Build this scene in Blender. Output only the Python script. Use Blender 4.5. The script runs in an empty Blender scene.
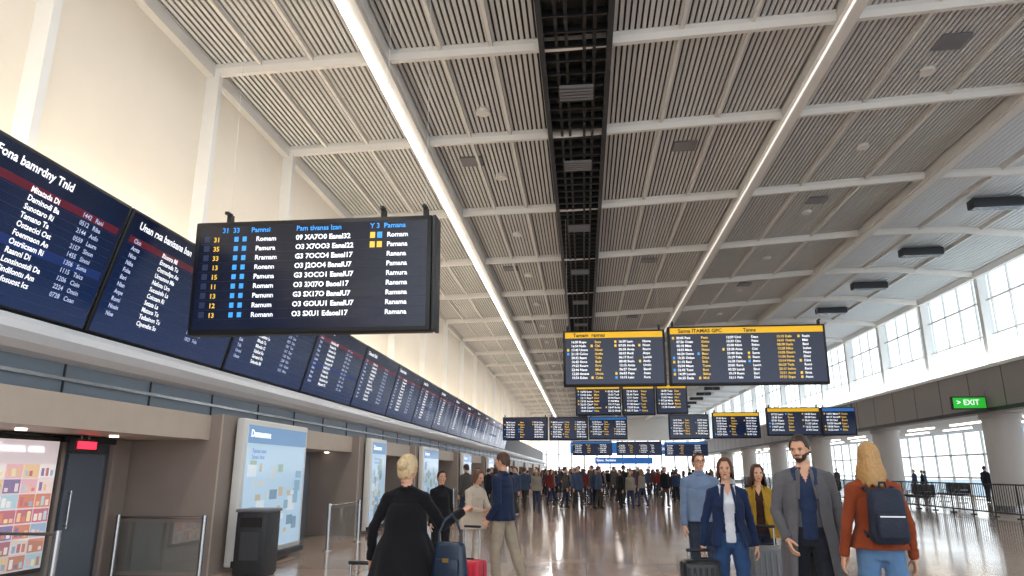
import bpy, bmesh, math, random
from mathutils import Vector, Matrix, Euler, noise as mnoise
random.seed(7)
scn=bpy.context.scene
col=scn.collection
V=Vector
# ---------------------------------------------------------------- materials
def srgb(h):
    h=h.lstrip('#'); c=[int(h[i:i+2],16)/255 for i in (0,2,4)]
    return tuple(((x+0.055)/1.055)**2.4 if x>0.04045 else x/12.92 for x in c)
MC={}
def mat(name,hexc,rough=0.5,metal=0.0,emit=0.0,noise=0.0,nscale=8.0,bump=0.0,bscale=40.0,spec=0.5,ecol=None,sheen=0.0):
    if name in MC: return MC[name]
    m=bpy.data.materials.new(name); m.use_nodes=True
    nt=m.node_tree; b=nt.nodes['Principled BSDF']
    c=srgb(hexc)+(1,)
    b.inputs['Base Color'].default_value=c
    b.inputs['Roughness'].default_value=rough
    b.inputs['Metallic'].default_value=metal
    b.inputs['Specular IOR Level'].default_value=spec
    if sheen: b.inputs['Sheen Weight'].default_value=sheen
    if emit>0:
        b.inputs['Emission Color'].default_value=(srgb(ecol)+(1,)) if ecol else c
        b.inputs['Emission Strength'].default_value=emit
    if noise>0 or bump>0:
        tc=nt.nodes.new('ShaderNodeTexCoord')
    if noise>0:
        n=nt.nodes.new('ShaderNodeTexNoise'); n.inputs['Scale'].default_value=nscale; n.inputs['Detail'].default_value=4
        nt.links.new(tc.outputs['Object'],n.inputs['Vector'])
        mx=nt.nodes.new('ShaderNodeMix'); mx.data_type='RGBA'
        mx.inputs[6].default_value=tuple(x*(1-noise) for x in c[:3])+(1,)
        mx.inputs[7].default_value=tuple(min(1,x*(1+noise)) for x in c[:3])+(1,)
        nt.links.new(n.outputs['Fac'],mx.inputs[0]); nt.links.new(mx.outputs[2],b.inputs['Base Color'])
    if bump>0:
        n2=nt.nodes.new('ShaderNodeTexNoise'); n2.inputs['Scale'].default_value=bscale
        nt.links.new(tc.outputs['Object'],n2.inputs['Vector'])
        bp=nt.nodes.new('ShaderNodeBump'); bp.inputs['Strength'].default_value=bump; bp.inputs['Distance'].default_value=0.02
        nt.links.new(n2.outputs['Fac'],bp.inputs['Height']); nt.links.new(bp.outputs['Normal'],b.inputs['Normal'])
    MC[name]=m; return m
M_cream=mat('cream_wall','#ece3d3',0.7,noise=0.04,nscale=1.5)
M_white=mat('white_paint','#e4e3df',0.45,noise=0.04,nscale=2)
M_rib=mat('rib_paint','#e0ded9',0.45,noise=0.05,nscale=3)
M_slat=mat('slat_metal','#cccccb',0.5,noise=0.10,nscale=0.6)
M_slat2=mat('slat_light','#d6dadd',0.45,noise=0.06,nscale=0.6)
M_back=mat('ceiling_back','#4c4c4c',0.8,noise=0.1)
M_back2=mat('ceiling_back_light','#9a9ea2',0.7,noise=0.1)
M_black=mat('black_metal','#141416',0.45,noise=0.2)
M_dark=mat('dark_grey','#2b2d31',0.5,noise=0.15)
M_steel=mat('steel','#b9bbbd',0.25,1.0,noise=0.05)
M_stone=mat('stone_panel','#c0b2a4',0.45,noise=0.08,nscale=3)
M_brown=mat('taupe_panel','#988b83',0.4,noise=0.08,nscale=3)
M_blueg=mat('bluegrey_panel','#76838f',0.35,noise=0.08,nscale=2)
M_ledge=mat('ledge_white','#d3d6da',0.3,noise=0.03)
M_fascia=mat('fascia_grey','#8c8684',0.5,noise=0.06,nscale=2)
M_col=mat('column_white','#cfcdcc',0.45,noise=0.03)
M_doord=mat('door_dark','#4a4c54',0.3,noise=0.1)
def displaymat(name,ctop,cbot,e):
    m=mat(name,'#0a1228',0.22,emit=e); nt=m.node_tree; b=nt.nodes['Principled BSDF']
    tc=nt.nodes.new('ShaderNodeTexCoord'); sp=nt.nodes.new('ShaderNodeSeparateXYZ'); mr=nt.nodes.new('ShaderNodeMapRange'); mr.inputs[1].default_value=-.8; mr.inputs[2].default_value=.8
    cr=nt.nodes.new('ShaderNodeValToRGB'); cr.color_ramp.elements[0].color=srgb(cbot)+(1,); cr.color_ramp.elements[1].color=srgb(ctop)+(1,)
    nt.links.new(tc.outputs['Object'],sp.inputs[0]); nt.links.new(sp.outputs['Y'],mr.inputs[0]); nt.links.new(mr.outputs[0],cr.inputs[0]); nt.links.new(cr.outputs[0],b.inputs['Emission Color'])
    return m
M_wallscr=displaymat('display_wall','#0c1229','#1a3564',.6)
M_navy=displaymat('display_navy','#0d1630','#14254a',.6)
M_blackd=displaymat('display_black','#080b16','#0f1a34',.45)
M_tw=mat('text_white','#f2f4f8',0.5,emit=0.9)
M_tb=mat('text_blue','#3f9ae8',0.5,emit=0.8)
M_ty=mat('text_yellow','#e6bb45',0.5,emit=0.8)
M_tdim=mat('text_dim','#b4c0de',0.5,emit=0.7)
M_yel=mat('header_yellow','#e3b01c',0.5,emit=0.6)
M_red=mat('row_red','#5a1426',0.4,emit=0.5)
M_green=mat('exit_green','#2fbf3a',0.5,emit=0.6)
M_redsign=mat('red_led','#ff2a40',0.5,emit=2.5)
M_lamp=mat('lamp_emit','#fff6e8',0.5,emit=5)
M_strip=mat('strip_emit','#fffaf2',0.5,emit=6)
M_bluesign=mat('sign_blue','#2f6cb4',0.5,emit=0.5)
M_kiosk=mat('kiosk_screen','#b4d0e6',0.15,emit=0.4)
def glassmat():
    m=bpy.data.materials.new('window_glass'); m.use_nodes=True; nt=m.node_tree; nt.nodes.clear()
    o=nt.nodes.new('ShaderNodeOutputMaterial'); t=nt.nodes.new('ShaderNodeBsdfTransparent'); t.inputs[0].default_value=(.93,.975,.985,1)
    g=nt.nodes.new('ShaderNodeBsdfGlossy'); g.inputs['Roughness'].default_value=.03
    mx=nt.nodes.new('ShaderNodeMixShader'); mx.inputs[0].default_value=.09; nt.links.new(t.outputs[0],mx.inputs[1]); nt.links.new(g.outputs[0],mx.inputs[2]); nt.links.new(mx.outputs[0],o.inputs[0])
    return m
M_glass=glassmat()
def floormat():
    m=bpy.data.materials.new('polished_terrazzo'); m.use_nodes=True; nt=m.node_tree; b=nt.nodes['Principled BSDF']
    tc=nt.nodes.new('ShaderNodeTexCoord')
    br=nt.nodes.new('ShaderNodeTexBrick'); br.offset=0; br.inputs['Scale'].default_value=1
    br.inputs['Brick Width'].default_value=1.2; br.inputs['Row Height'].default_value=1.2; br.inputs['Mortar Size'].default_value=0.01
    br.inputs['Color1'].default_value=srgb('#b39a88')+(1,); br.inputs['Color2'].default_value=srgb('#c0a896')+(1,); br.inputs['Mortar'].default_value=srgb('#78685c')+(1,)
    nt.links.new(tc.outputs['Object'],br.inputs['Vector'])
    n=nt.nodes.new('ShaderNodeTexNoise'); n.inputs['Scale'].default_value=60; nt.links.new(tc.outputs['Object'],n.inputs['Vector'])
    mx=nt.nodes.new('ShaderNodeMix'); mx.data_type='RGBA'; mx.blend_type='OVERLAY'; mx.inputs[0].default_value=.25
    nt.links.new(br.outputs['Color'],mx.inputs[6]); nt.links.new(n.outputs['Color'],mx.inputs[7]); nt.links.new(mx.outputs[2],b.inputs['Base Color'])
    n3=nt.nodes.new('ShaderNodeTexNoise'); n3.inputs['Scale'].default_value=.7; nt.links.new(tc.outputs['Object'],n3.inputs['Vector'])
    mr=nt.nodes.new('ShaderNodeMapRange'); mr.inputs[3].default_value=.05; mr.inputs[4].default_value=.16
    nt.links.new(n3.outputs['Fac'],mr.inputs[0]); nt.links.new(mr.outputs[0],b.inputs['Roughness'])
    b.inputs['Specular IOR Level'].default_value=.9
    return m
M_floor=floormat()
# ---------------------------------------------------------------- mesh builder
class MB:
    def __init__(s): s.v=[];s.f=[];s.mi=[];s.mats=[];s.sm=[]
    def mid(s,m):
        if m not in s.mats: s.mats.append(m)
        return s.mats.index(m)
    def add(s,vs,fs,m,smooth=False,M=None):
        o=len(s.v); k=s.mid(m)
        flip = M is not None and M.determinant()<0
        for p in vs: s.v.append(tuple(M@V(p)) if M is not None else tuple(p))
        for f in fs:
            g=[i+o for i in f]
            if flip: g.reverse()
            s.f.append(g); s.mi.append(k); s.sm.append(smooth)
    def box(s,c,d,m,M=None):
        x,y,z=c; a,b,e=d[0]/2,d[1]/2,d[2]/2
        vs=[(x+i*a,y+j*b,z+k*e) for i in(-1,1) for j in(-1,1) for k in(-1,1)]
        s.add(vs,[(0,1,3,2),(4,6,7,5),(0,4,5,1),(2,3,7,6),(0,2,6,4),(1,5,7,3)],m,False,M)
    def bb(s,x0,x1,y0,y1,z0,z1,m,M=None): s.box(((x0+x1)/2,(y0+y1)/2,(z0+z1)/2),(x1-x0,y1-y0,z1-z0),m,M)
    def rbox(s,c,d,m,bev=.02,M=None,seg=2,taper=None):
        bm=bmesh.new(); bmesh.ops.create_cube(bm,size=1)
        for v in bm.verts:
            v.co=V((v.co.x*d[0],v.co.y*d[1],v.co.z*d[2]))
            if taper and v.co.z>0: v.co.x*=taper[0]; v.co.y*=taper[1]
        bmesh.ops.bevel(bm,geom=bm.edges[:],offset=bev,segments=seg,affect='EDGES',profile=.5)
        s.bm(bm,m,Matrix.Translation(c) if M is None else M@Matrix.Translation(c),True)
    def bm(s,bm,m,M=None,smooth=True):
        bm.verts.ensure_lookup_table(); bm.verts.index_update()
        s.add([v.co.copy() for v in bm.verts],[[v.index for v in f.verts] for f in bm.faces],m,smooth,M); bm.free()
    def cyl(s,a,b,r,m,r2=None,n=12,M=None,cap=True):
        a=V(a);b=V(b); r2=r if r2 is None else r2; d=(b-a).normalized()
        t=V((0,0,1)) if abs(d.z)<.9 else V((1,0,0)); u=d.cross(t).normalized(); w=d.cross(u)
        vs=[];fs=[]
        for p,rr in((a,r),(b,r2)):
            for i in range(n):
                q=2*math.pi*i/n; vs.append(p+(u*math.cos(q)+w*math.sin(q))*rr)
        for i in range(n): fs.append((i,n+i,n+(i+1)%n,(i+1)%n))
        s.add(vs,fs,m,True,M)
        if cap:
            s.add(vs[:n],[tuple(range(n))],m,False,M); s.add(vs[n:],[tuple(reversed(range(n)))],m,False,M)
    def ell(s,c,r,m,M=None,u=12,v=8):
        bm=bmesh.new(); bmesh.ops.create_uvsphere(bm,u_segments=u,v_segments=v,radius=1)
        T=Matrix.Translation(c)@Matrix.Diagonal((r[0],r[1],r[2],1))
        s.bm(bm,m,T if M is None else M@T,True)
    def obj(s,name,parent=None,M=None):
        me=bpy.data.meshes.new(name); me.from_pydata(s.v,[],s.f)
        for m in s.mats: me.materials.append(m)
        me.polygons.foreach_set('material_index',s.mi); me.polygons.foreach_set('use_smooth',s.sm); me.update()
        o=bpy.data.objects.new(name,me); col.objects.link(o)
        if parent: o.parent=parent
        if M is not None: o.matrix_local=M
        return o
def empty(name,M=None):
    e=bpy.data.objects.new(name,None); col.objects.link(e); e.empty_display_size=.1
    if M is not None: e.matrix_world=M
    return e
def text(name,body,size,m,parent,loc,align='LEFT',sl=1.0,bold=0.0,data=None):
    if data is None:
        cu=bpy.data.curves.new(name,'FONT'); cu.body=body; cu.size=size; cu.align_x=align; cu.align_y='TOP'
        cu.space_line=sl; cu.offset=bold; cu.resolution_u=2; cu.materials.append(m)
    else: cu=data
    o=bpy.data.objects.new(name,cu); col.objects.link(o); o.parent=parent; o.location=loc
    return o
def frame(loc,right,up):
    r=V(right).normalized();u=V(up).normalized();n=r.cross(u)
    M=Matrix((r,u,n)).transposed().to_4x4(); M.translation=V(loc); return M
# ---------------------------------------------------------------- room
RY=[-1,3.2,7.3,11.3,14.8,19.5,24.5,29.5]
while RY[-1]<112: RY.append(RY[-1]+5)
CP=[(-7.1,8.95),(-3.7,9.05),(0,9.12),(4.8,9.35),(10,9.7),(13,9.72),(16.6,9.35)]
def cz(x):
    for (a,za),(b,zb) in zip(CP,CP[1:]):
        if x<=b: return za+(zb-za)*(x-a)/(b-a)
    return CP[-1][1]
Y0,Y1=-6,114
b=MB(); b.bb(-9,26,Y0-2,Y1+1,-.2,0,M_floor); b.obj('floor')
b=MB()
for (a,za),(c,zc) in zip(CP,CP[1:]):
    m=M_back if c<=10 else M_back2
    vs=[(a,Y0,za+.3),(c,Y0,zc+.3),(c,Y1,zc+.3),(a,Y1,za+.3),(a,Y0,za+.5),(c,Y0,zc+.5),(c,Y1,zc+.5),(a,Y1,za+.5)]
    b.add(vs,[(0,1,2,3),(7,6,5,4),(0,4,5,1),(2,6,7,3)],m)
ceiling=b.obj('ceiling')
b=MB()
def slats(x0,x1,p,w,m):
    x=x0
    while x<x1:
        z=cz(x); b.bb(x,x+w,Y0,Y1,z+.11,z+.15,m); x+=p
P_,W_=.105,.066
slats(-6.85,-3.9,P_,W_,M_slat); slats(-3.38,-.62,P_,W_,M_slat); slats(.72,4.55,P_,W_,M_slat); slats(5.05,9.75,P_,W_,M_slat)
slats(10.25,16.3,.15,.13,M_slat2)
b.obj('ceiling_slats',ceiling)
b=MB()
for y in RY:
    for (a,za),(c,zc) in zip(CP,CP[1:]):
        n=3
        for i in range(n):
            x0=a+(c-a)*i/n; x1=a+(c-a)*(i+1)/n; z0=cz(x0+1e-6); z1=cz(x1)
            vs=[]
            for x,z in((x0,z0),(x1,z1)):
                vs+= [(x,y-.05,z-.1),(x,y+.05,z-.1),(x,y+.085,z+.02),(x,y+.085,z+.12),(x,y-.085,z+.12),(x,y-.085,z+.02)]
            b.add(vs,[(0,1,7,6),(1,2,8,7),(2,3,9,8),(3,4,10,9),(4,5,11,10),(5,0,6,11)],M_rib,False)
b.obj('ceiling_ribs',ceiling)
b=MB()
for x,w,h in((-3.62,.42,.34),(4.8,.34,.34),(10.0,.36,.36)):
    z=cz(x); b.bb(x-w/2,x+w/2,Y0,Y1,z-.14,z+.2,M_rib)
    b.bb(x-w/2+.05,x+w/2-.05,Y0,Y1,z-.2,z-.14,M_rib)
for x in(-5.9,-4.9,-2.45,-1.5,1.95,3.2,6.4,8.2,11.9,13.9):
    z=cz(x); b.bb(x-.03,x+.03,Y0,Y1,z+.02,z+.12,M_rib)
for x in(-6.9,16.2):
    z=cz(x); b.bb(x-.1,x+.1,Y0,Y1,z-.15,z+.1,M_rib)
# small dark access panels between the slats
for i,y in enumerate(RY):
    for x in(-2.9,2.4,7.0):
        if (i+int(x))%2==0: b.bb(x,x+.55,y+1.1,y+1.6,cz(x)+.07,cz(x)+.12,mat('access_panel','#76767a',.5))
b.obj('ceiling_beams',ceiling)
b=MB()
b.bb(-.62,-.52,Y0,Y1,8.95,9.4,M_dark); b.bb(.6,.7,Y0,Y1,8.97,9.4,M_dark); b.bb(-.6,.68,Y0,Y1,9.3,9.36,M_black)
for x in(-.3,-.12,.2,.38): b.bb(x-.03,x+.03,Y0,Y1,9.02,9.1,M_black)
y=Y0+1
while y<Y1:
    b.bb(-.52,.6,y,y+.04,9.0,9.14,M_black); y+=.45
for y in RY:
    for k in range(5): b.bb(-.3,.38,y+1.2+k*.12,y+1.25+k*.12,8.95,9.0,mat('grille_grey','#77777a',.5))
b.obj('ceiling_service_slot',ceiling)
b=MB()
for y in RY[3:20]:
    b.rbox((12.9,y+2.2,cz(12.9)-.12),(1.5,.42,.3),M_dark,.04)
    for k in range(4): b.bb(12.2,13.6,y+2.05+k*.09,y+2.08+k*.09,cz(12.9)-.285,cz(12.9)-.27,M_steel)
b.obj('ceiling_air_vents',ceiling)
b=MB()
for y in RY:
    for x in(7.3,-2.0): b.cyl((x,y+2.4,cz(x)+.04),(x,y+2.4,cz(x)+.16),.15,M_rib,n=20)
b.obj('ceiling_speakers',ceiling)
b=MB()
z=cz(-3.7); b.bb(-3.76,-3.64,Y0,Y1,z-.25,z-.201,M_strip)
z=cz(4.7); b.bb(4.66,4.69,Y0,Y1,z-.23,z-.201,mat('beam_edge_glow','#fffaf2',.5,emit=1.0))  # added glow paints the beam's bright edge; no lamp on this beam
b.obj('ceiling_strip_and_edge_glow',ceiling)
b=MB()
b.bb(-7.15,-6.95,Y0,Y1,4.3,9.2,M_cream)
b.bb(-7.15,-6.4,Y0,Y1,3.1,4.6,M_dark)
b.bb(-7.15,-6.15,Y0,Y1,2.44,3.1,M_blueg)
b.obj('wall_left')
b=MB()
for y in RY:
    b.bb(-6.95,-6.7,y-.07,y+.07,4.6,cz(-6.8),M_white)
b.obj('trim_1')
b=MB()
pr=[(-6.15,3.2),(-5.98,3.18),(-5.88,3.1),(-5.84,3.0),(-5.88,2.9),(-5.98,2.83),(-6.15,2.8)]
for (xa,za),(xb,zb) in zip(pr,pr[1:]):
    b.add([(xa,Y0,za),(xb,Y0,zb),(xb,Y1,zb),(xa,Y1,za)],[(3,2,1,0)],M_ledge,True)
b.bb(-6.14,-6.1,Y0,Y1,2.6,2.64,M_steel)
yy=Y0
while yy<Y1: b.bb(-6.15,-6.13,yy,yy+.02,2.45,2.8,M_dark); yy+=1.72
b.obj('trim_2')
blocks=[(11.0,14.3),(18.2,20.3),(24.5,27.8),(33,36),(42,45),(51,54),(61,65),(72,76),(84,88),(96,100)]
b=MB(); b.bb(-8.2,-6.0,Y0,Y1,2.05,2.44,M_stone); b.obj('trim_3')
b=MB(); b.bb(-8.4,-8.2,Y0,Y1,0,2.05,M_brown); b.obj('wall_storefront')
for i,(a,c) in enumerate(blocks):
    b=MB(); b.bb(-8.2,-5.82,a,c,0,2.05,M_brown); b.bb(-6.0,-5.82,a,c,2.05,2.46,M_brown)
    b.bb(-5.82,-5.8,a,a+.02,0,2.46,M_stone); b.obj('wall_pier_%d'%(i+1))
b=MB(); b.bb(-7.6,-7.3,Y0,10.98,0,2.04,M_brown); b.obj('wall_recess')
b=MB()
b.bb(-7.29,-7.16,9.22,10.25,0,1.95,M_doord); b.bb(-7.18,-7.12,9.35,10.12,.1,1.8,mat('door_glass','#5d6672',.15))
for yy in(9.22,10.29): b.bb(-7.29,-7.1,yy-.03,yy+.03,0,1.95,M_brown)
b.cyl((-7.08,9.45,.8),(-7.08,9.45,1.3),.015,M_steel); b.bb(-7.12,-7.07,9.43,9.47,.82,.85,M_steel); b.bb(-7.12,-7.07,9.43,9.47,1.25,1.28,M_steel)
b.bb(-7.29,-7.1,9.2,10.3,1.95,2.03,M_dark)
b.obj('door_1')
b=MB(); b.bb(-7.0,-6.9,9.15,9.6,1.83,1.99,M_black); b.bb(-6.9,-6.885,9.19,9.56,1.86,1.96,M_redsign); b.bb(-6.96,-6.94,9.3,9.32,1.98,2.05,M_steel); b.bb(-6.96,-6.94,9.45,9.47,1.98,2.05,M_steel); b.obj('exit_sign_red')
ad=empty('advertising_display',frame((-7.1,8.5,1.15),(0,1,0),(0,0,1)))
b=MB(); b.rbox((0,0,-.06),(1.25,1.72,.14),M_black,.02)
cols=['#e8b9c0','#efd9d2','#c07b84','#9fb4cc','#e3c39c','#f6eee9','#d08c76','#8f80a4','#ecc9a0','#b4ccd6','#f2e4b0']
tm=[mat('ad_tile_%d'%i,c,.4,emit=.5) for i,c in enumerate(cols)]
b.bb(-.57,.57,-.8,.8,.01,.03,mat('ad_bg','#dccfd2',.4,emit=.5))
for i in range(4):
    for j in range(7):
        x=-.55+i*.28; y=-.78+j*.185
        b.bb(x,x+.26,y,y+.165,.03,.036,random.choice(tm))
        for q in range(3): b.bb(x+.02+q*.08,x+.07+q*.08,y+.02,y+.06+.08*random.random(),.036,.04,random.choice(tm))
b.obj('screen',ad)
text('headline','Ficouna oma',.16,M_tw,ad,(-.52,.78,.045),bold=.004)
def pier_panel(y0,y1):
    w=y1-y0-.25; e=empty('information_kiosk',frame((-5.7,(y0+y1)/2,1.25),(0,1,0),(0,0,1)))
    b=MB(); b.rbox((0,0,.0),(w,2.36,.16),M_white,.03); b.bb(-w/2+.12,w/2-.12,-1.0,1.08,.08,.09,M_kiosk)
    b.bb(-w/2+.12,w/2-.12,.78,1.08,.09,.095,mat('kiosk_blue','#7ba2cc',.2,emit=.35))
    b.rbox((0,-1.13,.1),(w+.04,.1,.1),M_dark,.01)
    r=random.Random(int(y0))
    pal=[mat('kiosk_c%d'%i,c,.2,emit=.35) for i,c in enumerate(('#d6e4ee','#8fb2ca','#a3bbac','#c5d3da','#7d9bb5','#c2b8a2'))]
    for k in range(34):
        x=-w/2+.2+r.random()*(w-.7); y=-.9+r.random()*1.3; b.bb(x,x+.08+r.random()*.25,y,y+.05+r.random()*.25,.09,.0915+.0002*k,r.choice(pal))
    b.obj('cabinet',e)
    text('heading','Dannaenne',.17,M_tw,e,(-w/2+.2,1.02,.1),bold=.004)
    text('lines','Tannoa rema\nSonaci dana',.1,M_bluesign,e,(-w/2+.3,.7,.1))
for a,c in blocks[:6]: pier_panel(a+.3,c)
prev=14.3; dn=2
for (a,c) in blocks[1:]:
    b=MB()
    b.bb(-7.3,-7.1,prev+.02,a-.02,0,2.04,M_blueg)
    yy=prev+.5
    while yy+1.1<a:
        b.bb(-7.1,-7.05,yy,yy+1.0,0,1.9,M_doord); b.bb(-7.05,-7.03,yy+.15,yy+.85,.9,1.7,M_kiosk); yy+=1.4
    prev=c
    b.obj('door_%d'%dn); dn+=1
b=MB()
for yy in [x*1.7+1 for x in range(60)]:
    b.cyl((-6.6,yy,2.025),(-6.6,yy,2.05),.06,M_lamp,n=12)
b.obj('recessed_downlights')
# ------------------------------------------------ display boards
SYL=['an','ra','no','ma','sin','fo','ta','ri','lon','ci','da','pe','su','mi','ne','co','ba','tu','ro','en','di','la','ost','urn','se','ni','am','ics','on']
def word(r,n): 
    w=''.join(r.choice(SYL) for _ in range(n)); return w.capitalize()
TB={}
def wall_board(i):
    y0=4.62+i*3.44; yc=y0+1.72
    M=frame((-5.985,yc,4.075),(0,1,0),(.252,0,.968))
    e=empty('departure_board',M)
    b=MB(); b.rbox((0,0,-.06),(3.41,1.7,.12),M_black,.02); b.bb(-1.66,1.66,-.81,.81,.0,.006,M_wallscr)
    b.bb(-1.6,1.6,.42,.51,.006,.009,M_red)
    if i%3==0: b.bb(-1.6,1.6,-.2,-.1,.006,.009,mat('row_blue','#16306a',.4,emit=.4))
    for k in range(12): b.bb(-1.6,1.6,.4-k*.1,.404-k*.1,.006,.008,mat('row_line','#2b3d6b',.4,emit=.3))
    b.obj('housing',e)
    r=random.Random(20+min(i,7))
    key=min(i,7)
    xs=(-.42,-1.5,.15,.95) if i==0 else (-1.5,-1.5,-.85,.35)
    if key not in TB:
        h={0:'Fona bamrdny Tnid',1:'Unan rxa banisana ban'}.get(i,word(r,3)+' '+word(r,2))
        c1='\n'.join(word(r,2) for _ in range(11)); c2='\n'.join(word(r,r.choice((3,4)))+' '+word(r,1) for _ in range(11))
        if i==0:
            c1='\n'.join(word(r,3)+'             '+word(r,2) for _ in range(11))
        t0=text('heading',h,.14,M_tw,e,(xs[0],.745,.012),bold=.003)
        t1=text('destinations',c1,.08,M_tdim,e,(xs[1],.5,.012),sl=.1/.08,bold=.002)
        t2=text('flights',c2,.09,M_tw,e,(xs[2],.5,.012),sl=.1/.09,bold=.002)
        t3=text('times','\n'.join('%02d%02d'%(r.randint(5,22),r.randint(0,59))+'   '+word(r,2) for _ in range(11)),.08,M_tdim,e,(xs[3],.5,.012),sl=.1/.08,bold=.001)
        TB[key]=[t.data for t in(t0,t1,t2,t3)]
    else:
        for d,x,y in zip(TB[key],xs,(.745,.5,.5,.5)): text('rows','',1,None,e,(x,y,.012),data=d)
for i in range(15): wall_board(i)
def hang(e,xs,h,ztop,w=.03):
    b=MB()
    for x in xs:
        b.box((x,h/2+.04,-.06),(.06,.16,.1),M_black); b.box((x,h/2+.12,-.0),(.05,.04,.14),M_black)
        b.cyl((x,h/2+.1,-.06),(x,ztop,-.06),.003,M_rib,n=6)
    b.obj('hangers',e)
M=frame((-3.7,9.0,4.18),(1,0,0),(0,-.05,1))
e=empty('departure_board',M)
b=MB(); b.rbox((0,0,-.09),(3.42,1.62,.24),M_black,.025); b.bb(-1.64,1.64,-.74,.74,.03,.036,M_blackd)
b.rbox((1.74,0,-.12),(.05,1.6,.34),M_dark,.01)
for k in range(9):
    y=.51-k*.135
    b.bb(-1.12,-1.06,y,y+.07,.036,.04,M_tb); b.bb(-1.0,-.94,y,y+.07,.036,.04,M_tb)
    b.bb(-1.56,-1.48,y,y+.085,.036,.039,mat('cell_dark','#26304c',.4,emit=.5))
    b.bb(-1.6,1.6,y-.028,y-.025,.036,.038,mat('rule_dark','#1f2b45',.4,emit=.5))
b.bb(.84,.91,.5,.585,.036,.04,M_ty); b.bb(.94,1.01,.5,.585,.036,.04,M_tb)
b.bb(.84,.91,.365,.45,.036,.04,M_ty); b.bb(.94,1.01,.365,.45,.036,.04,M_ty)
b.obj('housing',e)
PI=.135
text('numbers','31\n35\n33\n13\n15\n11\n13\n12\n13',.095,M_ty,e,(-1.42,.585,.044),sl=PI/.095,bold=.002)
text('column_1','Romam\nPamura\nRramam\nRonann\nPamuna\nRomam\nPamunn\nRamum\nRomann',.095,M_tw,e,(-.8,.585,.044),sl=PI/.095,bold=.002)
text('column_2','09 XA7O0 Eanal32\nO3 X7OO3 Eanal22\nG3 7OCO4 Eanal17\nO3 J2OO4 BanalU7\nG3 3OCO1 EanalU7\nO3 3XI7O Baoal17\nG3 SX17O BanalU7\nO3 GOUU1 EanalU7\nO3 SXU1 Edaoal17',.1,M_tw,e,(-.22,.588,.044),sl=PI/.1,bold=.003)
text('column_3','Romam\nPamana\nRanana\nPamana\nRamura\nRanama\nRamana\nRanama\nRamana',.095,M_tw,e,(1.08,.585,.044),sl=PI/.095,bold=.002)
text('heading_1','31  33      Pamnsi',.1,M_tb,e,(-1.3,.72,.044),bold=.002)
text('heading_2','Pam tivanss lzan',.1,M_tb,e,(-.22,.72,.044),bold=.002)
text('heading_3','Y 3  Pamana',.1,M_tb,e,(.84,.72,.044),bold=.002)
hang(e,(-1.25,1.0,1.6),1.62,5.0)
def hboard(x0,x1,y,z0,z1,hdr='yellow',seed=1,cols=3,title=None,fs=.095):
    w=x1-x0;h=z1-z0; e=empty('departure_board',frame(((x0+x1)/2,y,(z0+z1)/2),(1,0,0),(0,-.04,1)))
    b=MB(); b.rbox((0,0,-.1),(w,h,.24),M_black,.025); b.bb(-w/2+.07,w/2-.07,-h/2+.08,h/2-.06,.02,.026,M_navy)
    if hdr=='yellow': b.bb(-w/2+.07,w/2-.07,h/2-.22,h/2-.05,.026,.03,M_yel)
    elif hdr=='blue': b.bb(-w/2+.07,w/2-.07,h/2-.22,h/2-.06,.026,.03,M_bluesign)
    pitch=.115 if y<30 else .16; fs=.095 if y<30 else .13; n=int((h-.42)/pitch)
    r=random.Random(seed)
    cw=(w-.2)/cols
    for c in range(cols):
        for k in range(n):
            yy=h/2-.37-k*pitch
            if r.random()<.3: b.bb(-w/2+.12+c*cw,-w/2+.18+c*cw,yy,yy+.07,.026,.03,random.choice((M_ty,M_tb,M_ty)))
    b.obj('housing',e)
    if title: text('title',title,.15,M_black,e,(-w/2+.3,h/2-.065,.034),bold=.004)
    for c in range(cols):
        x=-w/2+.24+c*cw
        body='\n'.join(('%02d:%02d '%(r.randint(5,23),r.randint(0,59)) if c%2==0 else '')+word(r,2) for _ in range(n))
        text('rows_%d'%c,body,fs,M_tw if c%3!=1 else M_ty,e,(x,h/2-.29,.034),sl=pitch/fs,bold=.002)
    hang(e,[-w/2+.15,w/2-.15],h,cz(x0)-(z0+z1)/2-.1)
    return e
hboard(-.52,2.42,20.3,3.92,5.55,seed=2,cols=4,title='Tamam  rannas')
hboard(2.5,6.9,20.3,3.92,5.62,seed=3,cols=6,title='Sanna ITAMAS GPC              Tanns')
hboard(-.33,1.95,36,4.3,5.85,seed=4,cols=3,hdr='yellow'); hboard(2.0,3.65,36,4.3,5.85,seed=5,cols=2); hboard(3.7,5.25,36,4.35,5.85,seed=6,cols=2)
hboard(-5.4,-2.35,48,3.6,5.15,seed=7,cols=3,hdr='none'); hboard(-2.25,.35,48,3.6,5.15,seed=8,cols=3,hdr='none'); hboard(.4,2.95,48,3.65,5.15,seed=9,cols=3,hdr='blue')
hboard(5.2,7.6,44,3.45,4.95,seed=10,cols=3,hdr='none'); hboard(7.8,10.6,44,3.5,5.05,seed=11,cols=3)
hboard(9.5,12.2,38,3.35,4.8,seed=12,cols=3); hboard(12.25,13.95,38,3.35,4.8,seed=13,cols=2,hdr='blue')
hboard(-1,2.6,66,3.0,4.3,seed=14,cols=3,hdr='blue'); hboard(3.2,7.5,70,3.1,4.4,seed=15,cols=4,hdr='none'); hboard(8.2,12.5,74,3.1,4.5,seed=16,cols=3,hdr='blue')
def wayfind(x0,x1,y,z0,z1,m,body):
    e=empty('wayfinding_sign',frame(((x0+x1)/2,y,(z0+z1)/2),(1,0,0),(0,0,1))); w=x1-x0;h=z1-z0
    b=MB(); b.rbox((0,0,-.1),(w,h,.2),m,.03); b.obj('panel',e); text('words',body,h*.55,M_tw,e,(-w/2+.2,h*.35,.02),bold=.01); hang(e,(-w/2+.2,w/2-.2),h,cz(x0)-(z0+z1)/2-.1)
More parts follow.
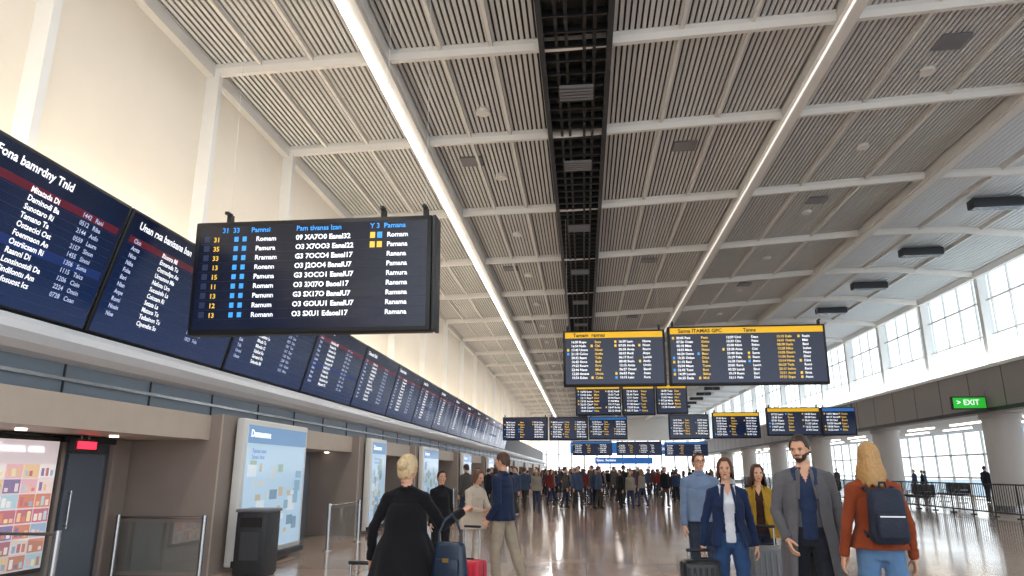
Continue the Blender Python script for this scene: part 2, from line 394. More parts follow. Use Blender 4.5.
wayfind(-1.5,5.2,82,3.6,4.8,M_bluesign,'Tomana <  Gana'); wayfind(6.5,12.5,88,3.6,4.8,M_bluesign,'Dan > Arona')
wayfind(1.5,9.0,96,2.6,3.4,M_bluesign,'Gana  Sortana')
# ------------------------------------------------ right side
XR=16.3
b=MB()
b.bb(XR,XR+.5,Y0,Y1,3.9,5.7,M_fascia); b.bb(XR-.06,XR+.02,Y0,Y1,3.9,4.05,M_dark); b.bb(XR-.08,XR+.1,Y0,Y1,5.6,5.72,M_white)
yy=Y0
while yy<Y1: b.bb(XR-.012,XR,yy,yy+.025,4.05,5.6,M_dark); yy+=2.5
b.obj('wall_right')
b=MB(); b.bb(XR+.52,24.2,Y0,Y1,3.97,4.2,M_white); b.obj('ceiling_mezzanine')
b=MB()
y=Y0
while y<Y1:
    b.bb(XR+.1,XR+.18,y-.025,y+.025,5.72,9.4,M_white); y+=1.25
for z in(6.9,8.3): b.bb(XR+.1,XR+.18,Y0,Y1,z-.03,z+.03,M_white)
for y in RY: b.bb(XR-.12,XR+.25,y-.13,y+.13,5.72,9.45,M_white)
b.add([(XR+.15,Y0,5.7),(XR+.15,Y1,5.7),(XR+.15,Y1,9.4),(XR+.15,Y0,9.4)],[(0,1,2,3)],M_glass)
b.obj('window_1')
b=MB()
y=Y0
while y<Y1:
    b.bb(24.0,24.12,y-.05,y+.05,0,3.95,M_white); y+=2.0
for z in(.1,1.2,2.6): b.bb(24.0,24.12,Y0,Y1,z-.05,z+.05,M_white)
b.add([(24.06,Y0,0),(24.06,Y1,0),(24.06,Y1,3.95),(24.06,Y0,3.95)],[(0,1,2,3)],M_glass)
b.obj('window_2')
for yc in(8.5,20.5,32.5,44.5,56.5,68.5,80.5,92.5):
    b=MB(); b.cyl((17.9,yc,0),(17.9,yc,3.96),.72,M_col,n=36); b.cyl((17.9,yc,0),(17.9,yc,.2),.76,M_steel,n=36); b.cyl((17.9,yc,3.75),(17.9,yc,3.95),.8,M_col,n=36); b.obj('round_column')
b=MB()
for x in(19.5,21.5):
    yy=Y0+3
    while yy<Y1-3: b.bb(x-.08,x+.08,yy,yy+3,3.9,3.965,M_lamp); yy+=5
b.obj('soffit_lights')
e=empty('exit_sign_green',frame((15.55,30.2,4.25),(1,0,0),(0,0,1)))
b=MB(); b.rbox((0,0,-.06),(1.35,.52,.14),M_black,.02); b.bb(-.62,.62,-.21,.21,.01,.02,M_green); b.cyl((.6,.2,-.06),(.72,.5,-.06),.02,M_steel); b.obj('panel',e)
text('words','> EXIT',.3,M_tw,e,(-.5,.16,.03),bold=.004)
b=MB()
xr=14.7
yy=16
while yy<70:
    b.cyl((xr,yy,0),(xr,yy,1.15),.03,M_black,n=8); b.cyl((xr,yy,0),(xr,yy,.03),.12,M_black,n=12); yy+=1.5
for z in(1.12,.15): b.bb(xr-.03,xr+.03,16,70,z-.025,z+.025,M_black)
yy=16.15
while yy<70: b.bb(xr-.01,xr+.01,yy-.008,yy+.008,.15,1.1,M_black); yy+=.15
b.obj('metal_railing')
def seats(x,y):
    b=MB()
    for k in range(4):
        yy=y+k*.62
        b.rbox((x,yy,.43),(.5,.54,.07),M_dark,.02); b.rbox((x+.27,yy,.72),(.07,.54,.5),M_dark,.02)
        b.cyl((x-.2,yy-.29,.45),(x-.2,yy-.29,.65),.015,M_steel,n=6); b.box((x,yy-.29,.65),(.4,.04,.03),M_steel)
    b.bb(x-.05,x+.05,y-.3,y+2.2,.33,.39,M_steel)
    for yy in(y,y+1.9): b.cyl((x,yy,0),(x,yy,.35),.03,M_steel); b.box((x,yy,.02),(.5,.06,.04),M_steel)
    b.obj('bench_seating')
for p in((16.2,24),(16.2,36.5),(19.5,29),(19.5,40),(16.2,49)): seats(*p)
b=MB()
b.bb(-8,24.2,Y1,Y1+.3,6.3,10,M_white); b.bb(-8,24.2,Y1,Y1+.3,0,.4,M_fascia)
x=-8
while x<24: b.bb(x,x+.2,Y1,Y1+.2,.4,6.3,M_white); x+=2
for z in(2.2,4.2): b.bb(-8,24,Y1,Y1+.15,z,z+.12,M_white)
b.obj('wall_far')
b=MB(); b.bb(26,200,-60,200,-.5,-.3,mat('apron','#b3b7ba',.9,noise=.1)); 
for i in range(9): b.bb(70+random.random()*30,110,-20+i*22,-6+i*22,-.4,6+random.random()*8,mat('bldg_%d'%(i%3),['#9fb0c2','#b4bfc9','#93a7bd'][i%3],.7,noise=.1))
b.obj('ground_outside')
def barrier(pts,name='glass_barrier'):
    b=MB()
    for x,y in pts:
        b.cyl((x,y,0),(x,y,.92),.035,M_steel,n=14); b.cyl((x,y,0),(x,y,.02),.09,M_steel,n=16)
    for (xa,ya),(xb,yb) in zip(pts,pts[1:]):
        b.cyl((xa,ya,.88),(xb,yb,.88),.018,M_steel,n=8)
        d=V((xb-xa,yb-ya,0)); L=d.length; M=Matrix.Translation(((xa+xb)/2,(ya+yb)/2,.46))@Matrix.Rotation(math.atan2(d.y,d.x),4,'Z')
        b.box((0,0,0),(L-.1,.012,.7),M_glass,M)
    b.obj(name)
barrier([(-7.1,10.6),(-5.72,10.6)]); barrier([(-6.9,7.7),(-5.85,7.7)]); barrier([(-5.25,14.7),(-5.25,16.7)])
barrier([(-5.25,20.5),(-5.25,22.5)]); barrier([(-5.25,29),(-5.25,31)])
bx,by=-5.12,11.15
b=MB(); b.rbox((bx,by,.49),(.5,.5,.94),M_dark,.03); b.rbox((bx,by,.97),(.54,.54,.05),mat('bin_lid','#6d7075',.35),.02); b.box((bx,by-.255,.8),(.34,.02,.14),M_black); b.box((bx,by-.255,.45),(.3,.012,.4),mat('bin_panel','#3d4046',.4)); b.box((bx,by,.02),(.44,.46,.04),M_black); b.obj('waste_bin')

# ---------------------------------------------------------------- people
def remesh(bm,voxel,sm=3,wr=0):
    me=bpy.data.meshes.new('tmp'); bm.to_mesh(me); bm.free(); ob=bpy.data.objects.new('tmp',me); col.objects.link(ob)
    m=ob.modifiers.new('r','REMESH'); m.mode='VOXEL'; m.voxel_size=voxel
    s=ob.modifiers.new('s','SMOOTH'); s.factor=.5; s.iterations=sm
    bpy.context.view_layer.update()
    dg=bpy.context.evaluated_depsgraph_get(); out=bpy.data.meshes.new_from_object(ob.evaluated_get(dg))
    if wr:
        vs=[]
        for v in out.vertices:
            p=v.co.copy()
            if p.z<1.44:
                n=mnoise.noise(V((p.x*8,p.y*8,p.z*17)))+.5*mnoise.noise(V((p.x*20+5,p.y*20,p.z*30)))
                p+=v.normal*n*wr
            vs.append(p)
    else: vs=[v.co.copy() for v in out.vertices]
    fs=[tuple(p.vertices) for p in out.polygons]
    bpy.data.objects.remove(ob); bpy.data.meshes.remove(me); bpy.data.meshes.remove(out)
    return vs,fs
def bsph(bm,c,r,M=None):
    if not isinstance(r,(tuple,list)): r=(r,r,r)
    T=Matrix.Translation(c)@Matrix.Diagonal((r[0],r[1],r[2],1))
    if M is not None: T=M@T
    bmesh.ops.create_uvsphere(bm,u_segments=14,v_segments=10,radius=1,matrix=T)
def bcone(bm,a,b_,r1,r2):
    a=V(a);b_=V(b_); d=b_-a; L=d.length
    q=V((0,0,1)).rotation_difference(d.normalized()).to_matrix().to_4x4()
    bmesh.ops.create_cone(bm,cap_ends=True,segments=14,radius1=r1,radius2=r2,depth=L,matrix=Matrix.Translation((a+b_)/2)@q)
def limb(bm,pts,rs):
    for p,r in zip(pts,rs): bsph(bm,p,r)
    for i in range(len(pts)-1): bcone(bm,pts[i],pts[i+1],rs[i],rs[i+1])
def bloft(bm,rings):
    n=20; vr=[]
    for z,rx,ry,xc,yc in rings:
        vr.append([bm.verts.new((xc+rx*math.cos(2*math.pi*i/n),yc+ry*math.sin(2*math.pi*i/n),z)) for i in range(n)])
    for a,c in zip(vr,vr[1:]):
        for i in range(n): bm.faces.new((a[i],a[(i+1)%n],c[(i+1)%n],c[i]))
    bm.faces.new(list(reversed(vr[0]))); bm.faces.new(vr[-1])
HC={}
def handmesh(curl,voxel):
    k=(curl,voxel)
    if k in HC: return HC[k]
    bm=bmesh.new()
    bcone(bm,(0,0,-.03),(0,0,.02),.024,.027)
    for x in(-.024,-.008,.008,.024):
        limb(bm,[(x*.7,0,.01),(x,-.002,.085)],[.015,.0125])
    for x,L in((.028,.072),(.0095,.08),(-.0095,.074),(-.028,.058)):
        p=V((x,-.002,.086)); ang=0; pts=[p.copy()]; 
        for seg,fr in enumerate((.45,.3,.25)):
            ang+=curl*(.8 if seg==0 else 1.0)
            p=p+V((x*.08,math.sin(ang),math.cos(ang)))*L*fr; pts.append(p.copy())
        limb(bm,pts,[.0095,.0088,.008,.007])
    t=[V((.02,.006,.02)),V((.045,.016,.045)),V((.055,.028,.07)),V((.052,.042,.09))]
    limb(bm,t,[.014,.012,.0105,.009])
    HC[k]=remesh(bm,voxel,2); return HC[k]
def segd(p,a,b_):
    ab=b_-a; t=max(0,min(1,(p-a).dot(ab)/max(ab.length_squared,1e-9))); return (p-(a+ab*t)).length
def sst(a,b_,x):
    t=max(0,min(1,(x-a)/(b_-a))); return t*t*(3-2*t)
def hairgrid(style,hm,M,mb):
    R=(.085,.108,.124); N=80; K=26
    rows=[]
    for i in range(N):
        phi=2*math.pi*i/N; a=abs(math.degrees(phi if phi<=math.pi else phi-2*math.pi)) # 0=front
        if style=='short': ze=.082-(.082-(-.005))*sst(40,80,a)-.06*sst(90,150,a)
        elif style=='bob': ze=.088-(.088+.1)*sst(38,66,a)
        elif style=='updo': ze=.078-(.078-.0)*sst(40,80,a)-.085*sst(85,140,a)
        else: ze=.088-(.088+.16)*sst(38,66,a)-.07*sst(70,130,a)
        ze+=.012*math.sin(phi*11)*sst(40,80,a)
        L1=math.pi/2*R[2]
        tot=math.acos(max(-1,min(1,ze/R[2])))*R[2] if ze>=0 else L1-ze
        row=[]
        for k in range(K+1):
            s=tot*k/K
            if s<L1: th=s/R[2]; z=R[2]*math.cos(th); q=math.sin(th)**.85
            else:
                z=-(s-L1); q=1.0
                if style=='short' or style=='updo': q=math.sqrt(max(.3,1-(z/.16)**2))
                elif style=='bob': q=1.0+.12*sst(0,.07,-z)-.10*sst(.06,.12,-z)
                else: q=1.0+.30*sst(0,.13,-z)-.2*sst(.16,.24,-z)
            amp=sst(0,.04,s)
            q*=1+amp*(.022*math.sin(phi*19+z*22)+.014*math.sin(phi*41-z*30)+.04*mnoise.noise(V((math.sin(phi)*3,math.cos(phi)*3,z*16))))
            row.append(V((math.sin(phi)*R[0]*q,-math.cos(phi)*R[1]*min(q,1.12)+.006,z)))
        rows.append(row)
    bm=bmesh.new(); g=[[bm.verts.new(p) for p in row] for row in rows]
    for i in range(N):
        for k in range(K):
            bm.faces.new((g[i][k],g[i][k+1],g[(i+1)%N][k+1],g[(i+1)%N][k]))
    bmesh.ops.remove_doubles(bm,verts=bm.verts[:],dist=.0008)
    bmesh.ops.recalc_face_normals(bm,faces=bm.faces[:])
    bmesh.ops.solidify(bm,geom=bm.faces[:],thickness=.012)
    mb.bm(bm,hm,M,True)
    if style=='updo':
        mb.ell((0,.1,.03),(.055,.045,.055),hm,M)
PM={}
def pm(c,kind='cloth'):
    k=(c,kind)
    if k not in PM:
        if kind=='skin': PM[k]=mat('skin_'+c[1:],c,.5,noise=.06,nscale=20)
        elif kind=='hair': PM[k]=mat('hair_'+c[1:],c,.45,noise=.4,nscale=45,bump=.25,bscale=90)
        else: PM[k]=mat('cloth_'+c[1:],c,.88,noise=.15,nscale=10,bump=.18,bscale=50,spec=.2,sheen=.1)
    return PM[k]
def person_mesh(sex='m',aL=None,aR=None,lL=None,lR=None,lean=0.0,head=(0,0),hair='short',haircol='#4a3323',skin='#dca88a',top='#22304c',inner=None,
        pants='#3a4560',shoes='#2a2522',coat=None,vneck=None,beard=False,glasses=False,voxel=.011,hvox=.0036,collar=None,curlL=.35,curlR=.35,sleeve=None,H=1.75):
    f=(sex=='f'); sh=.158 if f else .185
    def Lp(p): p=V(p); p.y+=-lean*max(0,p.z-.9); return p
    bm=bmesh.new()
    if f: R=[(.84,.12,.09,0),(.93,.172,.115,.005),(1.0,.16,.11,.005),(1.1,.125,.09,0),(1.2,.135,.1,-.008),(1.29,.15,.118,-.014),(1.37,.15,.095,0),(1.42,.115,.075,.005),(1.47,.065,.058,.005)]
    else: R=[(.84,.125,.1,0),(.93,.165,.115,.003),(1.02,.158,.112,0),(1.12,.155,.11,0),(1.24,.172,.12,-.004),(1.33,.185,.122,-.004),(1.39,.172,.1,.002),(1.44,.125,.078,.005),(1.49,.072,.062,.005)]
    rings=[(z,rx,ry,0,yc-lean*max(0,z-.9)) for z,rx,ry,yc in R]
    bloft(bm,rings)
    nb=Lp((0,.01,1.44)); nt=Lp((0,-.004,1.57)); nr=.05 if f else .058
    limb(bm,[nb,nt],[nr,nr*.93])
    hp=Lp((0,0,1.54)); 
    HM=Matrix.Translation(hp)@Euler((math.radians(head[1]),0,math.radians(head[0]))).to_matrix().to_4x4()@Matrix.Translation((0,-.01,.10))
    w=.95 if f else 1.0
    segs=[(Lp((0,0,.95)),Lp((0,0,1.38)),.15,'torso'),(nb+V((0,0,.045)),nt,.055,'neck')]
    wr={}
    for sgn,a in((1,aL),(-1,aR)):
        a=a or ((.12*sgn,.0,-1),(.05*sgn,-.2,-1))
        S=Lp((sgn*sh,.005,1.38)); E=S+V(a[0]).normalized()*.275; W=E+V(a[1]).normalized()*.245
        k=.92 if f else 1.02
        limb(bm,[Lp((sgn*.045,.008,1.455)),S,S.lerp(E,.5),E,E.lerp(W,.3),W],[.04*k,.064*k,.056*k,.049*k,.049*k,.038*k])
        segs+= [(S,E,.055,'arm'),(E,W,.045,'arm')]; wr[sgn]=(W,V(a[1]).normalized(),a[2] if len(a)>2 else None)
    foot=[]
    for sgn,l in((1,lL),(-1,lR)):
        l=l or ((.02*sgn,0,-1),(0,.02,-1))
        Hh=V((sgn*.088,0,.90)); K=Hh+V(l[0]).normalized()*.425; A=K+V(l[1]).normalized()*.40
        limb(bm,[Hh+V((0,0,.03)),Hh.lerp(K,.5),K,K.lerp(A,.35),A],[.092,.084,.068,.066,.056])
        segs+= [(Hh,A.lerp(K,.5),.08,'leg'),(K,A+V((0,0,.05)),.06,'leg')]
        pitch=l[2] if len(l)>2 else 0
        FM=Matrix.Translation(A)@Euler((math.radians(pitch),0,math.radians(sgn*7))).to_matrix().to_4x4()
        bsph(bm,(0,-.055,-.048),(.046,.135,.042),FM); bsph(bm,(0,.03,-.04),(.04,.05,.05),FM)
        segs.append((FM@V((0,.03,-.05)),FM@V((0,-.14,-.055)),.045,'foot'))
        foot.append(min((FM@V((0,-.17,-.085))).z,(FM@V((0,.05,-.085))).z))
    zo=-min(foot)
    vs,fs=remesh(bm,voxel,3,.008)
    mb=MB()
    inner=inner or top; ms=pm(skin,'skin'); mh=pm(haircol,'hair'); mt=pm(top); mi_=pm(inner); mp=pm(pants); msh=pm(shoes); msl=pm(sleeve or top)
    hb=bmesh.new()
    bsph(hb,(0,.008,.012),(.076*w,.095,.104)); bsph(hb,(0,-.03,-.05),(.058*w,.062,.058)); bsph(hb,(0,-.052,-.088),(.03*w,.034,.022))
    bsph(hb,(0,-.058,0.0),(.060*w,.033,.07)); 
    for s in(-1,1):
        bsph(hb,(s*.036,-.072,-.025),(.022,.018,.02)); bsph(hb,(s*.03,-.083,.022),(.022,.012,.008))
        bsph(hb,(s*.077*w,.012,-.005),(.011,.02,.032)); bsph(hb,(s*.009,-.1,-.024),(.009,.011,.008))
    bcone(hb,(0,-.088,.018),(0,-.106,-.02),.007,.0105); bsph(hb,(0,-.106,-.02),(.0105,.0105,.009))
    bsph(hb,(0,-.088,-.052),(.024,.01,.012))
    bcone(hb,(0,.012,-.06),(0,.022,-.13),.05*w,.052*w)
    hv,hf=remesh(hb,max(.0055,voxel*.5),2)
    gh={}
    for fc in hf:
        c=sum((hv[i] for i in fc),V())/len(fc); m=ms
        if beard and c.y<.015 and c.z<-.02 and (c.z<-.066 or (abs(c.x)>.034 and c.z<-.03-.35*(.066-abs(c.x)))) : m=mh
        elif beard and c.y<-.08 and -.044<c.z<-.035 and abs(c.x)<.03: m=mh
        elif c.z>.092 or (c.y>.03 and c.z>-.04): m=mh
        gh.setdefault(m.name,(m,[]))[1].append(fc)
    base=len(mb.v); mb.v+=[tuple(HM@p) for p in hv]
    for m,l in gh.values():
        k=mb.mid(m)
        for fc in l: mb.f.append([i+base for i in fc]); mb.mi.append(k); mb.sm.append(True)
    groups={}
    for fc in fs:
        c=sum((vs[i] for i in fc),V())/len(fc)
        best=min(segs,key=lambda s_: segd(c,s_[0],s_[1])/s_[2])[3]
        m=ms
        if best=='torso' or (best=='neck' and c.z<1.475):
            m=mt if c.z>1.0 else mp
            yy=c.y+lean*max(0,c.z-.9)
            if vneck and yy<-.0 and c.z>.9 and abs(c.x)<vneck[0]+vneck[1]*max(0,c.z-1.1): m=mi_
            if vneck and yy<-.01 and c.z>1.36 and abs(c.x)<(c.z-1.36)*.5: m=ms
        elif best=='arm': m=msl
        elif best=='leg': m=mp
        elif best=='foot': m=msh
        groups.setdefault(m.name,(m,[]))[1].append(fc)
    base=len(mb.v); mb.v+= [tuple(p) for p in vs]
    for m,l in groups.values():
        k=mb.mid(m)
        for fc in l: mb.f.append([i+base for i in fc]); mb.mi.append(k); mb.sm.append(True)
    mw=mat('eye_white','#e6e0da',.3); mk=mat('eye_dark','#2a1c14',.2); ml=mat('lips','#b06a60',.5)
    for s in(-1,1):
        mb.ell((s*.031*w,-.084,.002),(.0135,.009,.0062),mw,HM,12,8); mb.ell((s*.031*w,-.0908,.002),(.0055,.003,.0056),mk,HM,10,6)
        mb.ell((s*.031*w,-.0885,.0085),(.0155,.006,.0025),mk,HM,10,6)
        mb.ell((s*.031*w,-.092,.0225),(.0175,.005,.0032),mh,HM,10,6)
    mb.ell((0,-.0955,-.0505),(.0215,.005,.0035),ml,HM,12,6); mb.ell((0,-.0945,-.0575),(.0175,.005,.0045),ml,HM,12,6)
    if glasses:
        for s in(-1,1):
            for q in range(12):
                a0=2*math.pi*q/12;a1=2*math.pi*(q+1)/12
                mb.cyl((s*.032+.021*math.cos(a0),-.106,.0+.016*math.sin(a0)),(s*.032+.021*math.cos(a1),-.106,.016*math.sin(a1)),.002,M_black,n=5,M=HM)
            mb.cyl((s*.053,-.106,.003),(s*.08,.01,.003),.002,M_black,n=5,M=HM)
        mb.cyl((-.011,-.106,.003),(.011,-.106,.003),.002,M_black,n=5,M=HM)
    hairgrid(hair,mh,HM,mb)
    for sgn,cu in((1,curlL),(-1,curlR)):
        W,d,n=wr[sgn]; n=V(n) if n else V((-sgn,0,0)); n=(n-d*n.dot(d)).normalized(); side=d.cross(n)
        if side.y>0 and abs(d.z)>.5: side=-side
        B=Matrix((side,n,d)).transposed().to_4x4(); B.translation=W+d*.02
        hv,hf=handmesh(cu,hvox); mb.add(hv,hf,ms,True,B@Matrix.Scale(.92 if f else 1.0,4))
        mb.cyl(W-d*.05,W+d*.012,.041 if f else .045,msl,.039 if f else .044,n=14)
    if coat:
        cm=pm(coat.get('col',top)); z0=coat.get('top',1.3); z1=coat['hem']; gap=math.radians(coat.get('gap',0)); n=60; K=20; fl=coat.get('flare',.04)
        def rr(z):
            for a_,b_ in zip(R,R[1:]):
                if z<=b_[0]:
                    t=max(0,(z-a_[0])/(b_[0]-a_[0])); return a_[1]+(b_[1]-a_[1])*t,a_[2]+(b_[2]-a_[2])*t
            return R[-1][1],R[-1][2]
        g=[];bm=bmesh.new()
        for k in range(K+1):
            z=z0+(z1-z0)*k/K; rx,ry=rr(max(z,.93)); dn_=max(0,.97-z); of=-.006+.022*min(1,k/4)
            rx+=of+fl*(z0-z)/(z0-z1); ry+=of+fl*1.1*(z0-z)/(z0-z1)+.05*min(1,dn_*3)
            gp=gap*(.6+.4*k/K); row=[]
            for i in range(n+1):
                ph=gp/2+(2*math.pi-gp)*i/n
                ns=mnoise.noise(V((math.sin(ph)*2.4,math.cos(ph)*2.4,z*5)))
                q=1+(.015+.035*k/K)*math.sin(ph*9+z*3)*(k/K)+.055*ns*min(1,k/6)
                row.append(bm.verts.new((math.sin(ph)*rx*q,-math.cos(ph)*ry*q-lean*max(0,z-.9)-.004,z)))
            g.append(row)
        for k in range(K):
            for i in range(n): bm.faces.new((g[k][i],g[k+1][i],g[k+1][i+1],g[k][i+1]))
        if gap==0: bmesh.ops.remove_doubles(bm,verts=bm.verts[:],dist=.0005)
        bmesh.ops.recalc_face_normals(bm,faces=bm.faces[:]); bmesh.ops.solidify(bm,geom=bm.faces[:],thickness=.01)
        mb.bm(bm,cm,None,True)
        if gap>0:
            for s in(-1,1):
                a_=V((s*.05,-.07-lean*.53,1.46)); b_=V((s*.08,-.138-lean*.3,1.22)); 
                mb.rbox((0,0,0),(.045,.012,(b_-a_).length),cm,.004,Matrix.Translation((a_+b_)/2)@V((0,0,1)).rotation_difference((b_-a_).normalized()).to_matrix().to_4x4(),1)
    cc=pm(collar) if collar else mt
    for i in range(20):
        a0=2*math.pi*i/20; a1=2*math.pi*(i+1)/20
        if vneck and abs(math.sin(a0/2))<.3: continue
        p0=V((math.sin(a0)*(nr+.014),-math.cos(a0)*(nr+.014),0)); p1=V((math.sin(a1)*(nr+.014),-math.cos(a1)*(nr+.014),0))
        mb.cyl(nb+p0+V((0,0,.03)),nb+p1+V((0,0,.03)),.014,cc,n=6)
    s=H/1.75
    mb.v=[((x*s),(y*s),max(0,(z+zo))*s) for x,y,z in mb.v]
    return mb,s,zo
def place(mb,name,loc,yaw):
    return mb.obj(name,None,Matrix.Translation((loc[0],loc[1],0))@Matrix.Rotation(math.radians(yaw),4,'Z'))
def tubepath(mb,pts,r,m,n=8):
    for a,c in zip(pts,pts[1:]): mb.cyl(a,c,r,m,n=n)
    for p in pts[1:-1]: mb.ell(p,(r,r,r),m,None,8,6)
def suitcase(loc,yaw,c,w=.42,d=.26,h=.66,hh=1.0):
    m=mat('shell_'+c[1:],c,.35,noise=.08); b=MB()
    b.rbox((0,0,h/2+.06),(w,d,h),m,.045,seg=3)
    for i in range(6): x=-w/2+w*(i+.75)/6.5; b.rbox((x,-d/2-.002,h/2+.06),(.022,.014,h*.82),m,.005,None,1); b.rbox((x,d/2+.002,h/2+.06),(.022,.014,h*.82),m,.005,None,1)
    b.bb(-w/2-.003,w/2+.003,-.008,.008,.08,h+.04,M_black)
    for sx in(-1,1):
        for sy in(-1,1):
            b.cyl((sx*(w/2-.06)-.014,sy*(d/2-.05),.032),(sx*(w/2-.06)+.014,sy*(d/2-.05),.032),.032,M_black,n=14); b.box((sx*(w/2-.06),sy*(d/2-.05),.065),(.045,.05,.03),M_black)
        b.cyl((sx*w*.25,d/2-.05,h+.04),(sx*w*.25,d/2-.05,hh),.009,M_steel,n=8)
    b.rbox((0,d/2-.05,hh),(w*.5+.04,.035,.03),M_black,.01)
    b.rbox((0,-.02,h+.075),(.16,.03,.02),M_black,.008)
    b.obj('suitcase',None,Matrix.Translation((loc[0],loc[1],0))@Matrix.Rotation(math.radians(yaw),4,'Z'))
mb,s,zo=person_mesh('f',aL=((.42,.12,-.9),(.1,-.25,-1)),aR=((-.55,-.15,-.8),(-.5,-.65,.38),(0,0,-1)),lL=((.03,-.15,-1),(0,.1,-1)),lR=((-.03,.1,-1),(0,.25,-1),12),
   hair='updo',haircol='#cdb48c',top='#131318',pants='#15151a',coat=dict(hem=.62,flare=.13,top=1.36),head=(-14,0),curlL=1.25,curlR=.8,H=1.66)
place(mb,'woman_in_black_coat',(-1.46,5.9),180)
b=MB(); mbag=mat('navy_leather','#182a40',.35,noise=.1)
b.rbox((0,0,0),(.3,.13,.32),mbag,.035,seg=3,taper=(.8,.6)); b.rbox((0,-.07,-.03),(.2,.02,.14),mbag,.01); b.box((0,-.085,.03),(.05,.01,.03),mat('brass','#b8975a',.3,1.0))
tubepath(b,[(-.1,0,.13),(-.11,.02,.22),(-.08,.05,.31),(-.03,.08,.36)],.009,mbag); tubepath(b,[(.1,0,.13),(.08,.02,.22),(.03,.05,.31),(-.03,.08,.36)],.009,mbag)
b.obj('handbag',None,Matrix.Translation((-1.06,5.76,.86))@Matrix.Rotation(math.radians(-15),4,'Z'))
suitcase((-1.86,5.98),0,'#1b1b1f',w=.36,h=.5,hh=.82)
mb,s,zo=person_mesh('m',aL=((.1,.2,-1),(.0,-.6,-.8)),aR=((-.12,-.15,-1),(.2,-.8,-.5)),lL=((.05,-.12,-1),(0,.05,-1)),lR=((-.05,.28,-1),(0,.38,-1),15),
   haircol='#4b2f1c',top='#1f2c48',pants='#a59a88',shoes='#6b4a30',coat=dict(hem=.88,flare=.02,top=1.3),H=1.8,curlL=1.2)
place(mb,'man_in_navy_jacket',(-1.12,10.0),-115)
suitcase((-1.50,9.5),-20,'#c8253c',w=.42,h=.4,hh=.86)
mb,s,zo=person_mesh('f',aL=((.2,-.3,-.9),(-.3,-.85,-.1)),aR=((-.2,-.3,-.9),(.3,-.85,-.1)),hair='bob',haircol='#6b4a35',top='#cdbfae',pants='#d5cdc4',shoes='#e8e4df',coat=dict(hem=.8,flare=.05,top=1.3),H=1.58,head=(0,20),lean=.15)
place(mb,'woman_in_cream_jacket',(-1.68,10.9),50)
mb,s,zo=person_mesh('f',hair='short',haircol='#2a201a',top='#1c1c20',pants='#24242a',coat=dict(hem=.8,flare=.04,top=1.3),H=1.56)
place(mb,'woman_in_dark_jacket',(-2.3,11.6),30)
mb,s,zo=person_mesh('f',aL=((.22,.1,-.95),(.12,-.3,-.95)),aR=((-.3,.05,-.95),(-.16,-.12,-.95)),lL=((.05,-.22,-1),(0,.12,-1)),lR=((-.03,.12,-1),(0,.3,-1),18),
   hair='bob',haircol='#5b3523',top='#202f50',inner='#dfe3ea',pants='#34507a',shoes='#20242c',coat=dict(hem=.86,gap=62,flare=.035,top=1.36),vneck=(.045,.12),H=1.65,head=(-8,3),curlR=1.25)
place(mb,'woman_in_navy_blazer',(1.42,7.5),-4)
suitcase((1.08,7.28),8,'#17181c',w=.36,d=.22,h=.68,hh=.82)
mb,s,zo=person_mesh('m',haircol='#3a2a1e',top='#7487a3',pants='#3a4254',glasses=True,coat=dict(hem=.9,flare=.015,top=1.3),H=1.76,head=(10,0),lL=((.03,-.2,-1),(0,.1,-1)),lR=((-.03,.1,-1),(0,.25,-1),14))
place(mb,'man_with_glasses',(1.5,9.7),0)
mb,s,zo=person_mesh('f',aL=((.2,0,-1),(.1,-.8,-.5)),hair='long',haircol='#4a2c1c',top='#a8842c',inner='#3a2620',pants='#2c3242',coat=dict(hem=.84,flare=.04,top=1.34,gap=50),vneck=(.05,.08),H=1.63,head=(12,5))
place(mb,'woman_in_mustard_cardigan',(2.12,9.2),-10)
suitcase((1.95,8.3),-6,'#77797d',w=.38,d=.25,h=.72,hh=.97)
mb,s,zo=person_mesh('m',aL=((.2,.1,-1),(.1,-.25,-1)),aR=((-.25,.0,-1),(.25,-.55,-.85)),lL=((.04,-.25,-1),(0,.05,-1)),lR=((-.04,.15,-1),(0,.32,-1),18),
   haircol='#33261e',beard=True,top='#626165',inner='#2d3b58',pants='#2a2d36',shoes='#3a2a20',coat=dict(hem=.5,gap=75,flare=.075,top=1.37),vneck=(.06,.13),H=1.84,head=(-24,12))
place(mb,'bearded_man_in_grey_coat',(1.98,6.8),-10)
mb,s,zo=person_mesh('f',aL=((.28,.08,-.95),(.12,-.25,-.95)),aR=((-.25,.1,-.95),(-.08,-.2,-.95)),lL=((.04,-.18,-1),(0,.1,-1)),lR=((-.04,.14,-1),(0,.3,-1),16),
   hair='long',haircol='#b98f5a',top='#8c4226',pants='#5d7fa6',shoes='#e0dcd6',coat=dict(hem=.93,flare=.03,top=1.33),H=1.75,head=(-10,0))
place(mb,'woman_with_backpack',(2.34,6.2),176)
b=MB(); mbp=mat('backpack_navy','#1b2438',.7,noise=.15,bump=.3)
b.rbox((0,0,0),(.29,.15,.42),mbp,.055,seg=3,taper=(.88,.8)); b.rbox((0,-.09,-.07),(.22,.06,.2),mbp,.025,seg=2); b.box((0,-.122,.0),(.18,.005,.01),M_steel)
for sx in(-1,1):
    tubepath(b,[(sx*.1,.06,.17),(sx*.105,.12,.205),(sx*.11,.22,.2),(sx*.12,.285,.1),(sx*.145,.26,-.06),(sx*.13,.09,-.16)],.016,mbp)
tubepath(b,[(-.03,.03,.2),(-.02,.03,.25),(.02,.03,.25),(.03,.03,.2)],.008,mbp)
b.obj('backpack',None,Matrix.Translation((2.34,5.98,1.22))@Matrix.Rotation(math.radians(-4),4,'Z'))
variants=[]
